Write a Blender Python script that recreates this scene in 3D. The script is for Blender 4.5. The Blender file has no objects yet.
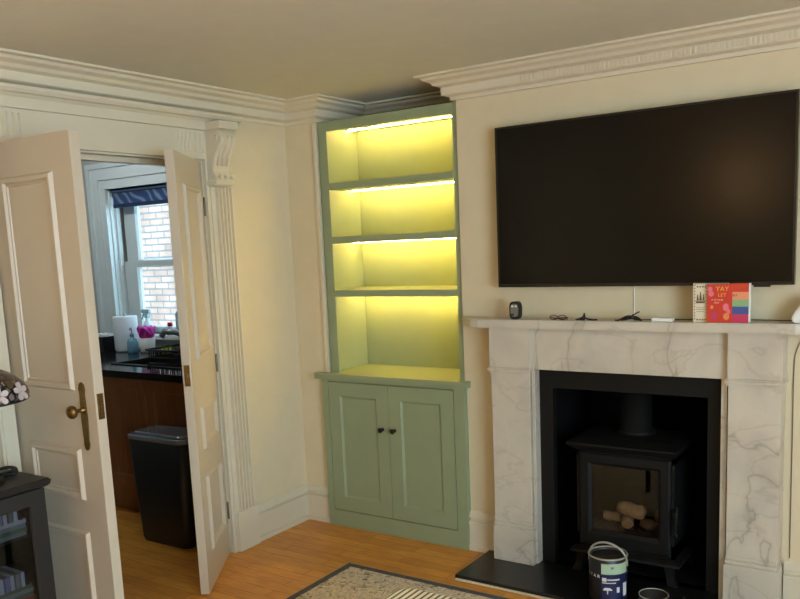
import bpy, bmesh, math, random
from mathutils import Vector, Matrix
random.seed(7)
PI = math.pi
C = bpy.context.scene.collection

# ------------------------------------------------------------------ materials
def lin(c):
    return tuple(((v/255)/12.92 if v/255 <= .04045 else ((v/255+.055)/1.055)**2.4) for v in c)
def mat(name, rgb, rough=.5, metal=0, spec=.5, noise=0, nscale=12, bump=0, bscale=60, coat=0, emit=None, estr=0):
    m = bpy.data.materials.new(name); m.use_nodes = True
    nt = m.node_tree; b = nt.nodes['Principled BSDF']
    col = lin(rgb)
    b.inputs['Roughness'].default_value = rough; b.inputs['Metallic'].default_value = metal
    b.inputs['Specular IOR Level'].default_value = spec
    b.inputs['Coat Weight'].default_value = coat
    tc = nt.nodes.new('ShaderNodeTexCoord')
    n = nt.nodes.new('ShaderNodeTexNoise'); n.inputs['Scale'].default_value = nscale; n.inputs['Detail'].default_value = 4
    nt.links.new(tc.outputs['Object'], n.inputs['Vector'])
    r = nt.nodes.new('ShaderNodeValToRGB'); a = max(noise, .01)
    r.color_ramp.elements[0].position = .3; r.color_ramp.elements[1].position = .7
    r.color_ramp.elements[0].color = tuple(x*(1-a) for x in col)+(1,)
    r.color_ramp.elements[1].color = tuple(min(1, x*(1+a)) for x in col)+(1,)
    nt.links.new(n.outputs['Fac'], r.inputs['Fac']); nt.links.new(r.outputs['Color'], b.inputs['Base Color'])
    if bump:
        n2 = nt.nodes.new('ShaderNodeTexNoise'); n2.inputs['Scale'].default_value = bscale; n2.inputs['Detail'].default_value = 3
        nt.links.new(tc.outputs['Object'], n2.inputs['Vector'])
        bp = nt.nodes.new('ShaderNodeBump'); bp.inputs['Strength'].default_value = bump; bp.inputs['Distance'].default_value = .01
        nt.links.new(n2.outputs['Fac'], bp.inputs['Height']); nt.links.new(bp.outputs['Normal'], b.inputs['Normal'])
    if emit:
        b.inputs['Emission Color'].default_value = lin(emit)+(1,); b.inputs['Emission Strength'].default_value = estr
    return m
def ramp(nt, fac, stops):
    r = nt.nodes.new('ShaderNodeValToRGB'); e = r.color_ramp.elements
    while len(e) < len(stops): e.new(.5)
    for i, (p, c) in enumerate(stops):
        e[i].position = p; e[i].color = lin(c)+(1,)
    nt.links.new(fac, r.inputs['Fac']); return r.outputs['Color']
def base(name, rough=.5):
    m = bpy.data.materials.new(name); m.use_nodes = True; nt = m.node_tree
    b = nt.nodes['Principled BSDF']; b.inputs['Roughness'].default_value = rough
    tc = nt.nodes.new('ShaderNodeTexCoord'); return m, nt, b, tc
def mixc(nt, fac, a, b, mode='MIX'):
    x = nt.nodes.new('ShaderNodeMix'); x.data_type = 'RGBA'; x.blend_type = mode
    if hasattr(fac, 'links'): nt.links.new(fac, x.inputs[0])
    else: x.inputs[0].default_value = fac
    for s, v in ((x.inputs[6], a), (x.inputs[7], b)):
        if hasattr(v, 'links'): nt.links.new(v, s)
        else: s.default_value = lin(v)+(1,)
    return x.outputs[2]
def noise(nt, vec, scale, detail=4, dist=0, rough=.5):
    n = nt.nodes.new('ShaderNodeTexNoise'); n.inputs['Scale'].default_value = scale; n.inputs['Detail'].default_value = detail
    n.inputs['Distortion'].default_value = dist; n.inputs['Roughness'].default_value = rough
    nt.links.new(vec, n.inputs['Vector']); return n.outputs['Fac']
def mapping(nt, vec, sc=(1, 1, 1), rot=(0, 0, 0), loc=(0, 0, 0)):
    p = nt.nodes.new('ShaderNodeMapping'); p.inputs['Scale'].default_value = sc; p.inputs['Rotation'].default_value = rot
    p.inputs['Location'].default_value = loc
    nt.links.new(vec, p.inputs['Vector']); return p.outputs['Vector']

def m_marble():
    m, nt, b, tc = base('marble', .32); v = tc.outputs['Object']
    cloud = ramp(nt, noise(nt, v, 3, 6, .6), [(.3, (182, 174, 162)), (.55, (204, 194, 178)), (.75, (192, 183, 168))])
    n1 = noise(nt, mapping(nt, v, (1, 1, .7), (0, .6, 0)), 1.5, 5, .8)
    vein = ramp(nt, n1, [(.46, (255, 255, 255)), (.492, (244, 242, 240)), (.5, (200, 197, 195)), (.505, (244, 242, 240)), (.53, (255, 255, 255))])
    n2 = noise(nt, mapping(nt, v, (1, 1, 1.6), (0, -.5, 0), (3, 2, 1)), 3, 6, .6)
    vein2 = ramp(nt, n2, [(.48, (255, 255, 255)), (.5, (226, 224, 222)), (.52, (255, 255, 255))])
    c = mixc(nt, .8, cloud, vein, 'MULTIPLY'); c = mixc(nt, .55, c, vein2, 'MULTIPLY')
    nt.links.new(c, b.inputs['Base Color']); return m
def m_floor():
    m, nt, b, tc = base('oak laminate', .38); v = tc.outputs['Object']
    br = nt.nodes.new('ShaderNodeTexBrick'); nt.links.new(mapping(nt, v, (1, 1, 1), (0, 0, .0)), br.inputs['Vector'])
    br.inputs['Color1'].default_value = lin((246, 176, 74))+(1,); br.inputs['Color2'].default_value = lin((226, 156, 62))+(1,)
    br.inputs['Mortar'].default_value = lin((160, 98, 42))+(1,)
    br.inputs['Scale'].default_value = 1; br.inputs['Mortar Size'].default_value = .0012; br.inputs['Brick Width'].default_value = .62
    br.inputs['Row Height'].default_value = .068; br.inputs['Bias'].default_value = 0
    g = ramp(nt, noise(nt, mapping(nt, v, (3, 40, 1)), 3, 5, .5), [(.3, (214, 196, 176)), (.7, (255, 255, 255))])
    blotch = ramp(nt, noise(nt, v, 4, 3), [(.3, (225, 215, 205)), (.7, (255, 255, 255))])
    c = mixc(nt, .8, br.outputs['Color'], g, 'MULTIPLY'); c = mixc(nt, .8, c, blotch, 'MULTIPLY')
    nt.links.new(c, b.inputs['Base Color']); return m
def m_wood(name, a, bb, sc=(1, 1, 12)):
    m, nt, b, tc = base(name, .45); v = tc.outputs['Object']
    nt.links.new(ramp(nt, noise(nt, mapping(nt, v, sc), 5, 5, .4), [(.3, a), (.7, bb)]), b.inputs['Base Color']); return m
def m_rug():
    m, nt, b, tc = base('rug pile', .95); v = tc.outputs['Object']
    n1 = noise(nt, v, 22, 6, .9, .66)
    c1 = ramp(nt, n1, [(.34, (136, 128, 124)), (.44, (214, 198, 172)), (.52, (240, 222, 194)), (.6, (196, 184, 164)), (.68, (244, 228, 200))])
    n2 = noise(nt, v, 30, 5, 1.6, .6)
    c2 = ramp(nt, n2, [(.36, (62, 60, 66)), (.42, (255, 255, 255)), (1, (255, 255, 255))])
    c = mixc(nt, .8, c1, c2, 'MULTIPLY')
    c = mixc(nt, .35, c, ramp(nt, noise(nt, v, 180, 2), [(.35, (150, 145, 140)), (.65, (255, 255, 255))]), 'MULTIPLY')
    nt.links.new(c, b.inputs['Base Color']); return m
def m_brick():
    m, nt, b, tc = base('outside brick', .9); v = tc.outputs['Object']
    vv = mapping(nt, v, (1, 1, 1), (PI/2, 0, 0))
    br = nt.nodes.new('ShaderNodeTexBrick'); nt.links.new(vv, br.inputs['Vector'])
    br.inputs['Color1'].default_value = lin((150, 124, 108))+(1,); br.inputs['Color2'].default_value = lin((134, 104, 90))+(1,)
    br.inputs['Mortar'].default_value = lin((92, 86, 84))+(1,); br.inputs['Scale'].default_value = 1
    br.inputs['Mortar Size'].default_value = .01; br.inputs['Brick Width'].default_value = .23; br.inputs['Row Height'].default_value = .075
    c = mixc(nt, .6, br.outputs['Color'], ramp(nt, noise(nt, v, 3, 4), [(.35, (190, 185, 180)), (.65, (255, 255, 255))]), 'MULTIPLY')
    nt.links.new(c, b.inputs['Base Color']); return m
def m_stained():
    m, nt, b, tc = base('leaded glass', .2); v = tc.outputs['Object']
    vo = nt.nodes.new('ShaderNodeTexVoronoi'); vo.feature = 'DISTANCE_TO_EDGE'; vo.inputs['Scale'].default_value = 34
    nt.links.new(v, vo.inputs['Vector'])
    vc = nt.nodes.new('ShaderNodeTexVoronoi'); vc.inputs['Scale'].default_value = 34; nt.links.new(v, vc.inputs['Vector'])
    sp = nt.nodes.new('ShaderNodeSeparateColor'); nt.links.new(vc.outputs['Color'], sp.inputs['Color'])
    c = ramp(nt, sp.outputs['Red'], [(0, (74, 66, 36)), (.3, (84, 56, 66)), (.5, (120, 104, 56)), (.7, (80, 84, 100)), (.9, (128, 108, 104))])
    c = mixc(nt, ramp(nt, vo.outputs['Distance'], [(.06, (0, 0, 0)), (.1, (255, 255, 255))]), (14, 12, 12), c)
    nt.links.new(c, b.inputs['Base Color']); return m
def m_glass(name='clear glass', tint=(240, 245, 248), gl=.07, rough=.02):
    m = bpy.data.materials.new(name); m.use_nodes = True; nt = m.node_tree; nt.nodes.clear()
    o = nt.nodes.new('ShaderNodeOutputMaterial'); t = nt.nodes.new('ShaderNodeBsdfTransparent'); g = nt.nodes.new('ShaderNodeBsdfGlossy')
    t.inputs['Color'].default_value = lin(tint)+(1,); g.inputs['Roughness'].default_value = rough
    x = nt.nodes.new('ShaderNodeMixShader'); x.inputs[0].default_value = gl
    nt.links.new(t.outputs[0], x.inputs[1]); nt.links.new(g.outputs[0], x.inputs[2]); nt.links.new(x.outputs[0], o.inputs[0]); return m
def m_blind():
    m, nt, b, tc = base('patterned blind fabric', .8); v = tc.outputs['Object']
    w = nt.nodes.new('ShaderNodeTexWave'); w.wave_type = 'BANDS'; w.bands_direction = 'DIAGONAL'; w.inputs['Scale'].default_value = 6
    w.inputs['Distortion'].default_value = 6; w.inputs['Detail'].default_value = 1; nt.links.new(v, w.inputs['Vector'])
    c = ramp(nt, w.outputs['Fac'], [(.4, (86, 112, 158)), (.8, (132, 156, 190)), (.95, (170, 188, 210))]); nt.links.new(c, b.inputs['Base Color'])
    tr = nt.nodes.new('ShaderNodeBsdfTranslucent'); nt.links.new(c, tr.inputs['Color']); x = nt.nodes.new('ShaderNodeMixShader'); x.inputs[0].default_value = .6
    o = [n for n in nt.nodes if n.type == 'OUTPUT_MATERIAL'][0]; nt.links.new(b.outputs[0], x.inputs[1]); nt.links.new(tr.outputs[0], x.inputs[2]); nt.links.new(x.outputs[0], o.inputs[0])
    return m

WALL = mat('cream wall paint', (215, 200, 168), .75, noise=.02, bump=.02, bscale=120)
CEIL = mat('ceiling paint', (212, 208, 192), .9, noise=.02)
TRIM = mat('white gloss trim', (214, 203, 180), .45)
DOORP = mat('white door paint', (196, 182, 162), .4)
KWALL = mat('kitchen wall paint', (190, 188, 180), .8)
KTRIM = mat('kitchen window paint', (222, 228, 226), .4)
GREEN = mat('sage green paint', (143, 154, 121), .45, noise=.02)
MARBLE = m_marble(); FLOOR = m_floor(); RUG = m_rug(); BRICK = m_brick(); STAINED = m_stained(); BLIND = m_blind()
GLASS = m_glass(); STOVEGLASS = m_glass('smoked stove glass', (228, 222, 214), .04)
LEDM = mat('led strip', (255, 250, 200), .5, emit=(255, 212, 112), estr=172)
BLACK = mat('matt black', (16, 16, 17), .5)
SLATE = mat('black slate', (20, 20, 21), .28, noise=.2, bump=.05)
IRON = mat('cast iron', (13, 12, 12), .6, spec=.25, noise=.1, bump=.08, bscale=200)
SOOT = mat('soot black board', (8, 8, 8), .9, spec=.15)
CHAMBER = mat('black surround', (15, 14, 14), .6, spec=.25)
SCREEN = mat('tv screen', (3, 2, 1), .24, spec=.28)
BEZEL = mat('tv bezel', (18, 17, 17), .3)
BRASS = mat('aged brass', (120, 96, 56), .35, metal=.9, noise=.2, nscale=60)
STEEL = mat('hinge steel', (120, 112, 98), .4, metal=.8)
KNOBM = mat('dark bronze', (40, 32, 24), .3, metal=.8)
CABBLK = mat('black cabinet paint', (25, 25, 26), .5)
LOG = mat('pale log', (176, 150, 118), .8, noise=.2, nscale=25, bump=.5, bscale=40)
ASH = mat('ember bed', (70, 56, 46), .9, noise=.4, nscale=40)
KWOOD = m_wood('kitchen oak', (124, 78, 44), (146, 92, 52), (10, 10, 1))
GRANITE = mat('black granite', (26, 27, 30), .12, noise=.3, nscale=200)
BINM = mat('black bin plastic', (24, 23, 22), .42)
BINLID = mat('bin lid', (150, 158, 172), .15, metal=.5)
WHITE = mat('white plastic', (236, 236, 232), .4)
PAPER = mat('paper towel', (232, 238, 240), .9, bump=.2)
RED = mat('red card', (206, 60, 46), .5); PINK = mat('pink plastic', (226, 70, 190), .5)
CHROME = mat('brushed chrome', (170, 172, 175), .3, metal=.5)

# ------------------------------------------------------------------ geometry
WL = {}                                     # world base of each empty (unrotated ones)
def bx(bm, x0, x1, y0, y1, z0, z1, bev=0, M=None):
    vs = [bm.verts.new((x, y, z)) for x in (x0, x1) for y in (y0, y1) for z in (z0, z1)]
    q = [(0, 1, 3, 2), (4, 6, 7, 5), (0, 4, 5, 1), (2, 3, 7, 6), (0, 2, 6, 4), (1, 5, 7, 3)]
    fs = [bm.faces.new([vs[i] for i in f]) for f in q]
    bmesh.ops.recalc_face_normals(bm, faces=fs)
    if bev:
        es = list({e for f in fs for e in f.edges})
        r = bmesh.ops.bevel(bm, geom=es, offset=bev, segments=2, profile=.6, affect='EDGES', clamp_overlap=True)
        vs = list({v for v in r['verts']} | {v for v in vs if v.is_valid})
    if M: bmesh.ops.transform(bm, matrix=M, verts=[v for v in vs if v.is_valid])
    return vs
def prism(bm, pts, axis, a, b):
    """pts 2-D outline, extruded along axis 'x','y' or 'z' between a and b"""
    def P(p, t): return {'x': (t, p[0], p[1]), 'y': (p[0], t, p[1]), 'z': (p[0], p[1], t)}[axis]
    A = [bm.verts.new(P(p, a)) for p in pts]; B = [bm.verts.new(P(p, b)) for p in pts]
    fs = [bm.faces.new(A), bm.faces.new(B[::-1])]
    for i in range(len(pts)):
        j = (i+1) % len(pts); fs.append(bm.faces.new((A[i], B[i], B[j], A[j])))
    bmesh.ops.recalc_face_normals(bm, faces=fs); return A+B
def loops(bm, ls, axis='y', cap0=True, cap1=True):
    """ls: list of (u0,u1,z0,z1,depth) rectangles bridged one to the next; axis = the depth axis"""
    prev = None; fs = []
    for k, (u0, u1, z0, z1, d) in enumerate(ls):
        r = [(u0, z0), (u1, z0), (u1, z1), (u0, z1)]
        vs = [bm.verts.new((u, d, z) if axis == 'y' else ((d, u, z) if axis == 'x' else (u, z, d))) for u, z in r]
        if k == 0 and cap0: fs.append(bm.faces.new(vs))
        if prev:
            for i in range(4):
                j = (i+1) % 4; fs.append(bm.faces.new((prev[i], prev[j], vs[j], vs[i])))
        if k == len(ls)-1 and cap1: fs.append(bm.faces.new(vs))
        prev = vs
    bmesh.ops.recalc_face_normals(bm, faces=fs)
def ring(bm, u0, u1, z0, z1, w, d0, d1, axis='y', b=.3):
    """picture-frame moulding of width w, foot at depth d0, ridge at d1 (closed tube)"""
    i = w*b
    ls = [(u0, u1, z0, z1, d0), (u0+i, u1-i, z0+i, z1-i, d1), (u0+w-i, u1-w+i, z0+w-i, z1-w+i, d1), (u0+w, u1-w, z0+w, z1-w, d0), (u0, u1, z0, z1, d0)]
    loops(bm, ls, axis, False, False); bmesh.ops.remove_doubles(bm, verts=bm.verts[:], dist=1e-6)
    bmesh.ops.recalc_face_normals(bm, faces=bm.faces[:])
def lathe(bm, prof, c=(0, 0, 0), seg=32, M=None):
    rings = []
    for r, z in prof:
        if r < 1e-6: rings.append([bm.verts.new((c[0], c[1], c[2]+z))])
        else: rings.append([bm.verts.new((c[0]+r*math.cos(2*PI*k/seg), c[1]+r*math.sin(2*PI*k/seg), c[2]+z)) for k in range(seg)])
    fs = []
    for a, b in zip(rings, rings[1:]):
        for k in range(seg):
            j = (k+1) % seg
            if len(a) == 1 and len(b) == 1: continue
            if len(a) == 1: fs.append(bm.faces.new((a[0], b[j], b[k])))
            elif len(b) == 1: fs.append(bm.faces.new((a[k], a[j], b[0])))
            else: fs.append(bm.faces.new((a[k], a[j], b[j], b[k])))
    bmesh.ops.recalc_face_normals(bm, faces=fs)
    for f in fs: f.smooth = True
    vs = [v for r in rings for v in r]
    if M: bmesh.ops.transform(bm, matrix=M, verts=vs)
    return vs
def tube(bm, pts, r, seg=8, smooth_=True):
    pts = [Vector(p) for p in pts]; rings = []
    up = Vector((0, 0, 1)); prevn = None
    for i, p in enumerate(pts):
        t = (pts[min(i+1, len(pts)-1)]-pts[max(i-1, 0)]).normalized()
        if prevn is None:
            prevn = t.cross(up) if abs(t.z) < .9 else t.cross(Vector((1, 0, 0)))
        n = (prevn-t*prevn.dot(t)).normalized(); prevn = n; b = t.cross(n)
        rr = r[i] if isinstance(r, (list, tuple)) else r
        rings.append([bm.verts.new(p+n*rr*math.cos(2*PI*k/seg)+b*rr*math.sin(2*PI*k/seg)) for k in range(seg)])
    fs = []
    for a, b in zip(rings, rings[1:]):
        for k in range(seg):
            j = (k+1) % seg; fs.append(bm.faces.new((a[k], a[j], b[j], b[k])))
    fs.append(bm.faces.new(rings[0][::-1])); fs.append(bm.faces.new(rings[-1]))
    bmesh.ops.recalc_face_normals(bm, faces=fs)
    for f in fs[:-2]: f.smooth = smooth_
def curve(pts, n=8):
    """Catmull-Rom through pts"""
    P = [Vector(p) for p in pts]; P = [P[0]*2-P[1]]+P+[P[-1]*2-P[-2]]; out = []
    for i in range(1, len(P)-2):
        for k in range(n):
            t = k/n; a, b, c, d = P[i-1:i+3]
            out.append(.5*((2*b)+(c-a)*t+(2*a-5*b+4*c-d)*t*t+(3*b-a-3*c+d)*t**3))
    out.append(P[-2]); return out
def sweep(bm, prof, path):
    """sweep a (out, z) profile along an XY path with mitred corners; out is to the right of travel"""
    rings = []; n = len(path)
    for i, p in enumerate(path):
        p = Vector(p)
        d0 = (p-Vector(path[i-1])).normalized() if i else None
        d1 = (Vector(path[i+1])-p).normalized() if i < n-1 else None
        if d0 is None: d0 = d1
        if d1 is None: d1 = d0
        n0 = Vector((d0.y, -d0.x)); n1 = Vector((d1.y, -d1.x)); m = (n0+n1).normalized(); k = 1/max(.2, m.dot(n0))
        rings.append([bm.verts.new((p.x+m.x*o*k, p.y+m.y*o*k, z)) for o, z in prof])
    fs = []
    for a, b in zip(rings, rings[1:]):
        for k in range(len(prof)):
            j = (k+1) % len(prof); fs.append(bm.faces.new((a[k], a[j], b[j], b[k])))
    fs.append(bm.faces.new(rings[0])); fs.append(bm.faces.new(rings[-1][::-1]))
    bmesh.ops.recalc_face_normals(bm, faces=fs)
def BM(): return bmesh.new()
def ob(name, bm, m, parent=None, local=False, label=None):
    me = bpy.data.meshes.new(name)
    if parent is not None and not local:
        o = parent
        while o.name not in WL: o = o.parent
        bmesh.ops.translate(bm, verts=bm.verts[:], vec=-Vector(WL[o.name]))
    bm.to_mesh(me); bm.free(); me.materials.append(m)
    o = bpy.data.objects.new(name, me); C.objects.link(o)
    if parent is not None: o.parent = parent
    if label: o['label'] = label
    return o
def box(name, m, parent, *a, bev=0, **k):
    b = BM(); bx(b, *a, bev=bev); return ob(name, b, m, parent, **k)
def thing(name, label, cat, loc, rz=0, group=None):
    o = bpy.data.objects.new(name, None); C.objects.link(o); o.location = loc; o.rotation_euler = (0, 0, rz)
    o.empty_display_size = .05
    o['label'] = label; o['category'] = cat
    if group: o['group'] = group
    WL[o.name] = loc; return o
def tag(o, label, cat, group=None):
    o['label'] = label; o['category'] = cat
    if group: o['group'] = group
    # put the origin at the base centre
    me = o.data; xs = [v.co for v in me.vertices]
    c = Vector(((min(v.x for v in xs)+max(v.x for v in xs))/2, (min(v.y for v in xs)+max(v.y for v in xs))/2, min(v.z for v in xs)))
    me.transform(Matrix.Translation(-c)); o.location = c
    return o
def struct(o, label=None):
    o['kind'] = 'structure'
    if label: o['label'] = label
    return o
def text(name, s, size, m, parent, M, ext=.0004, align='CENTER'):
    cu = bpy.data.curves.new(name, 'FONT'); cu.body = s; cu.size = size; cu.extrude = ext; cu.align_x = align; cu.align_y = 'CENTER'; cu.resolution_u = 3
    t = bpy.data.objects.new(name+'_tmp', cu); C.objects.link(t)
    dg = bpy.context.evaluated_depsgraph_get(); me = bpy.data.meshes.new_from_object(t.evaluated_get(dg))
    bpy.data.objects.remove(t); me.transform(M); me.materials.clear(); me.materials.append(m)
    if parent.name in WL: me.transform(Matrix.Translation(-Vector(WL[parent.name])))
    me.name = name; o = bpy.data.objects.new(name, me); C.objects.link(o); o.parent = parent; return o
def front(x, y, z):                          # text that faces -y
    return Matrix.Translation((x, y, z)) @ Matrix.Rotation(PI/2, 4, 'X')

ZC = 2.285; D = 3.45; XL = -3.0
# ------------------------------------------------------------------ the setting
struct(box('floor', FLOOR, None, -5.75, 2.1, -2.7, 4.2, -.1, 0))
b = BM(); bx(b, -3.15, 2.1, -2.7, 4.2, ZC, ZC+.3); struct(ob('ceiling', b, CEIL))
struct(box('ceiling_kitchen', KWALL, None, -5.75, -3.15, .4, 4.0, 2.5, 2.6))
DY0, DY1, DH = 1.748, 2.835, 1.968            # doorway
b = BM()
bx(b, -3.15, XL, -2.7, DY0, 0, ZC); bx(b, -3.15, XL, DY1, 4.2, 0, 2.6); bx(b, -3.15, XL, DY0, DY1, DH, ZC); bx(b, -3.15, XL, .4, DY1, ZC+.3, 2.6)
struct(ob('wall_left', b, WALL))
struct(box('wall_nib', WALL, None, XL, -2.79, D, 4.2, 0, ZC))
struct(box('wall_alcove', WALL, None, -2.79, -1.945, 3.86, 4.2, 0, ZC))
FX0, FX1, FZ = -1.538, -.734, .94              # fire opening
b = BM(); bx(b, -1.945, FX0-.02, D, 4.2, 0, ZC); bx(b, FX0-.02, FX1+.02, D, 4.2, FZ+.02, ZC); bx(b, FX1+.02, 2.1, D, 4.2, 0, ZC)
bx(b, FX0-.02, FX1+.02, 4.1, 4.2, 0, FZ+.02)
struct(ob('wall_front', b, WALL), 'cream chimney breast wall carrying the television')
b = BM(); bx(b, 2.0, 2.1, -2.7, -1.3, 0, ZC); bx(b, 2.0, 2.1, 1.3, 3.45, 0, ZC); bx(b, 2.0, 2.1, -1.3, 1.3, 0, .6); bx(b, 2.0, 2.1, -1.3, 1.3, 2.1, ZC)
struct(ob('wall_right', b, WALL))
struct(box('wall_back', WALL, None, -3.15, 2.1, -2.7, -2.6, 0, ZC))
# kitchen shell
WX0, WX1, WZ0, WZ1, KY = -4.985, -3.9, .98, 2.0, 3.8
b = BM(); bx(b, -5.75, WX0, KY, 4.0, 0, 2.5); bx(b, WX1, -3.15, KY, 4.0, 0, 2.5); bx(b, WX0, WX1, KY, 4.0, 0, WZ0); bx(b, WX0, WX1, KY, 4.0, WZ1, 2.5)
struct(ob('wall_kitchen_front', b, KWALL)); struct(box('wall_kitchen_left', KWALL, None, -5.75, -5.65, .4, KY, 0, 2.5))
struct(box('wall_kitchen_back', KWALL, None, -5.65, -3.15, .4, .5, 0, 2.5))

# cornices: profile (out, z)
COR = [(0, 2.175), (.018, 2.175), (.022, 2.19), (.045, 2.196), (.05, 2.2), (.05, 2.232), (.075, 2.24), (.085, 2.252), (.11, 2.262), (.118, 2.272), (.14, 2.276), (.14, ZC), (0, ZC)]
b = BM(); sweep(b, COR, [(XL, -2.6), (XL, D), (-2.79, D), (-2.79, 3.86), (-1.945, 3.86), (-1.945, D), (2.0, D), (2.0, -2.6)])
for i in range(120):                             # enriched band on the chimney breast
    x = -1.6+i*.018
    bx(b, x, x+.011, D-.0545, D-.046, 2.202, 2.23, .0015)
struct(ob('trim_1', b, TRIM), 'moulded white cornice with a ribbed band')
# baseboards
SK = [(0, 0), (.028, 0), (.028, .022), (.018, .026), (.018, .128), (.026, .132), (.026, .146), (.008, .152), (.008, .165), (.02, .17), (.014, .19), (.005, .2), (0, .2)]
b = BM(); sweep(b, SK, [(XL, 3.006), (XL, D), (-2.82, D)]); struct(ob('baseboard_left', b, TRIM))
b = BM(); sweep(b, SK, [(-1.934, D), (-1.752, D)]); struct(ob('baseboard_front', b, TRIM))
b = BM(); sweep(b, SK, [(-.5, D), (2.0, D), (2.0, -2.6)]); struct(ob('baseboard_right', b, TRIM))

# doorway surround: pilasters, corbels, head, lining
def pilaster(y0, y1):
    b = BM(); bx(b, XL, XL+.026, y0, y1, .21, 1.84)
    n = 5; w = (y1-y0-.01)/n
    for i in range(n):
        yy = y0+.005+i*w; prism(b, [(XL+.024, yy+.005), (XL+.044, yy+w*.36), (XL+.044, yy+w*.64), (XL+.024, yy+w-.005)], 'z', .21, 1.838)
    bx(b, XL, XL+.042, y0-.012, y1+.012, 0, .21, .004)
    return b
struct(ob('trim_2', pilaster(2.872, 2.995), TRIM), 'fluted pilaster right of the double doors')
struct(ob('trim_3', pilaster(1.552, 1.69), TRIM), 'fluted pilaster left of the double doors')
CY0, CY1 = 2.838, 2.955
def corbel(y0, y1):
    b = BM(); K = 1.25
    pr_ = [(XL, 1.84), (XL+.05, 1.84), (XL+.062, 1.85), (XL+.066, 1.875), (XL+.058, 1.895), (XL+.052, 1.91), (XL+.056, 1.945), (XL+.068, 1.98), (XL+.088, 2.01), (XL+.1, 2.035), (XL+.104, 2.06), (XL+.098, 2.085), (XL+.085, 2.1), (XL, 2.1)]
    pr_ = [(XL+(x-XL)*K, z) for x, z in pr_]
    prism(b, pr_, 'y', y0+.008, y1-.008)
    bx(b, XL, XL+.135, y0-.004, y1+.004, 2.1, 2.138, .006)
    # leaf and scroll relief
    for k in range(3):
        yy = y0+.03+k*(y1-y0-.06)/2
        tube(b, [(XL+0.104*K, yy, 2.07), (XL+0.094*K, yy, 2.02), (XL+0.070*K, yy, 1.98), (XL+0.058*K, yy, 1.935)], [.012, .011, .009, .005], 8)
    for yy in (y0+.008, y1-.008):
        for (cx, cz, rr) in ((XL+0.070*K, 2.068, .03), (XL+0.042*K, 1.872, .022)):
            tube(b, [(cx+rr*(1-k/26)*math.cos(k*.5), yy, cz+rr*(1-k/26)*math.sin(k*.5)) for k in range(24)], .004, 6)
        tube(b, [(XL+0.090*K, yy, 2.03), (XL+0.060*K, yy, 1.98), (XL+0.045*K, yy, 1.93), (XL+0.050*K, yy, 1.895)], .004, 6)
    bx(b, XL, XL+0.070*K, y0+.0, y1-.0, 1.845, 1.868, .004)
    for k in range(3): lathe(b, [(0, -.012), (.009, -.008), (.012, 0), (.009, .008), (0, .012)], (XL+0.071*K, y0+.03+k*.038, 1.884), 10)
    return b
struct(ob('trim_4', corbel(CY0, CY1), TRIM), 'scrolled corbel on the fluted pilaster right of the doors')
struct(ob('trim_5', corbel(1.552, 1.69), TRIM), 'scrolled corbel on the left pilaster')
b = BM()                                        # head: frieze with fluted ends, bed mould
bx(b, XL, XL+.022, 1.69, 2.893, DH, 2.1)
for s in (0, 1):
    for i in range(9):
        yy = (1.70+i*.024) if s == 0 else (2.868-i*.024)
        prism(b, [(XL+.022, yy), (XL+.03, yy+.005), (XL+.03, yy+.011), (XL+.022, yy+.016)], 'z', 1.995, 2.085)
struct(ob('trim_6', b, TRIM), 'frieze over the doors with fluted ends')
b = BM(); HP = [(0, 2.14), (.05, 2.14), (.06, 2.15), (.075, 2.153), (.085, 2.165), (.085, 2.177), (0, 2.177)]
sweep(b, HP, [(XL, 1.5), (XL, 3.05)]); bx(b, XL, XL+.045, 1.692, 2.888, 2.1, 2.14); struct(ob('trim_7', b, TRIM), 'moulded shelf over the door head')
b = BM()
for y0, y1 in ((DY1, 2.872), (1.69, DY0)):
    bx(b, XL, XL+.022, y0, y1, 0, DH); 
bx(b, XL, XL+.03, 2.852, 2.871, 0, 1.84, .003); bx(b, XL, XL+.03, 1.69, 1.71, 0, 1.84, .003)
bx(b, -3.15, XL-.0, DY1-.006, DY1, 0, DH); bx(b, -3.15, XL, DY0, DY0+.006, 0, DH); bx(b, -3.15, XL, DY0, DY1, DH-.008, DH)
bx(b, -3.10, -3.055, DY1-.022, DY1-.006, 0, DH-.008); bx(b, -3.10, -3.055, DY0+.006, DY0+.022, 0, DH-.008); bx(b, -3.10, -3.055, DY0, DY1, DH-.03, DH-.008)
struct(ob('trim_8', b, TRIM), 'door lining and stops')

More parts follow.
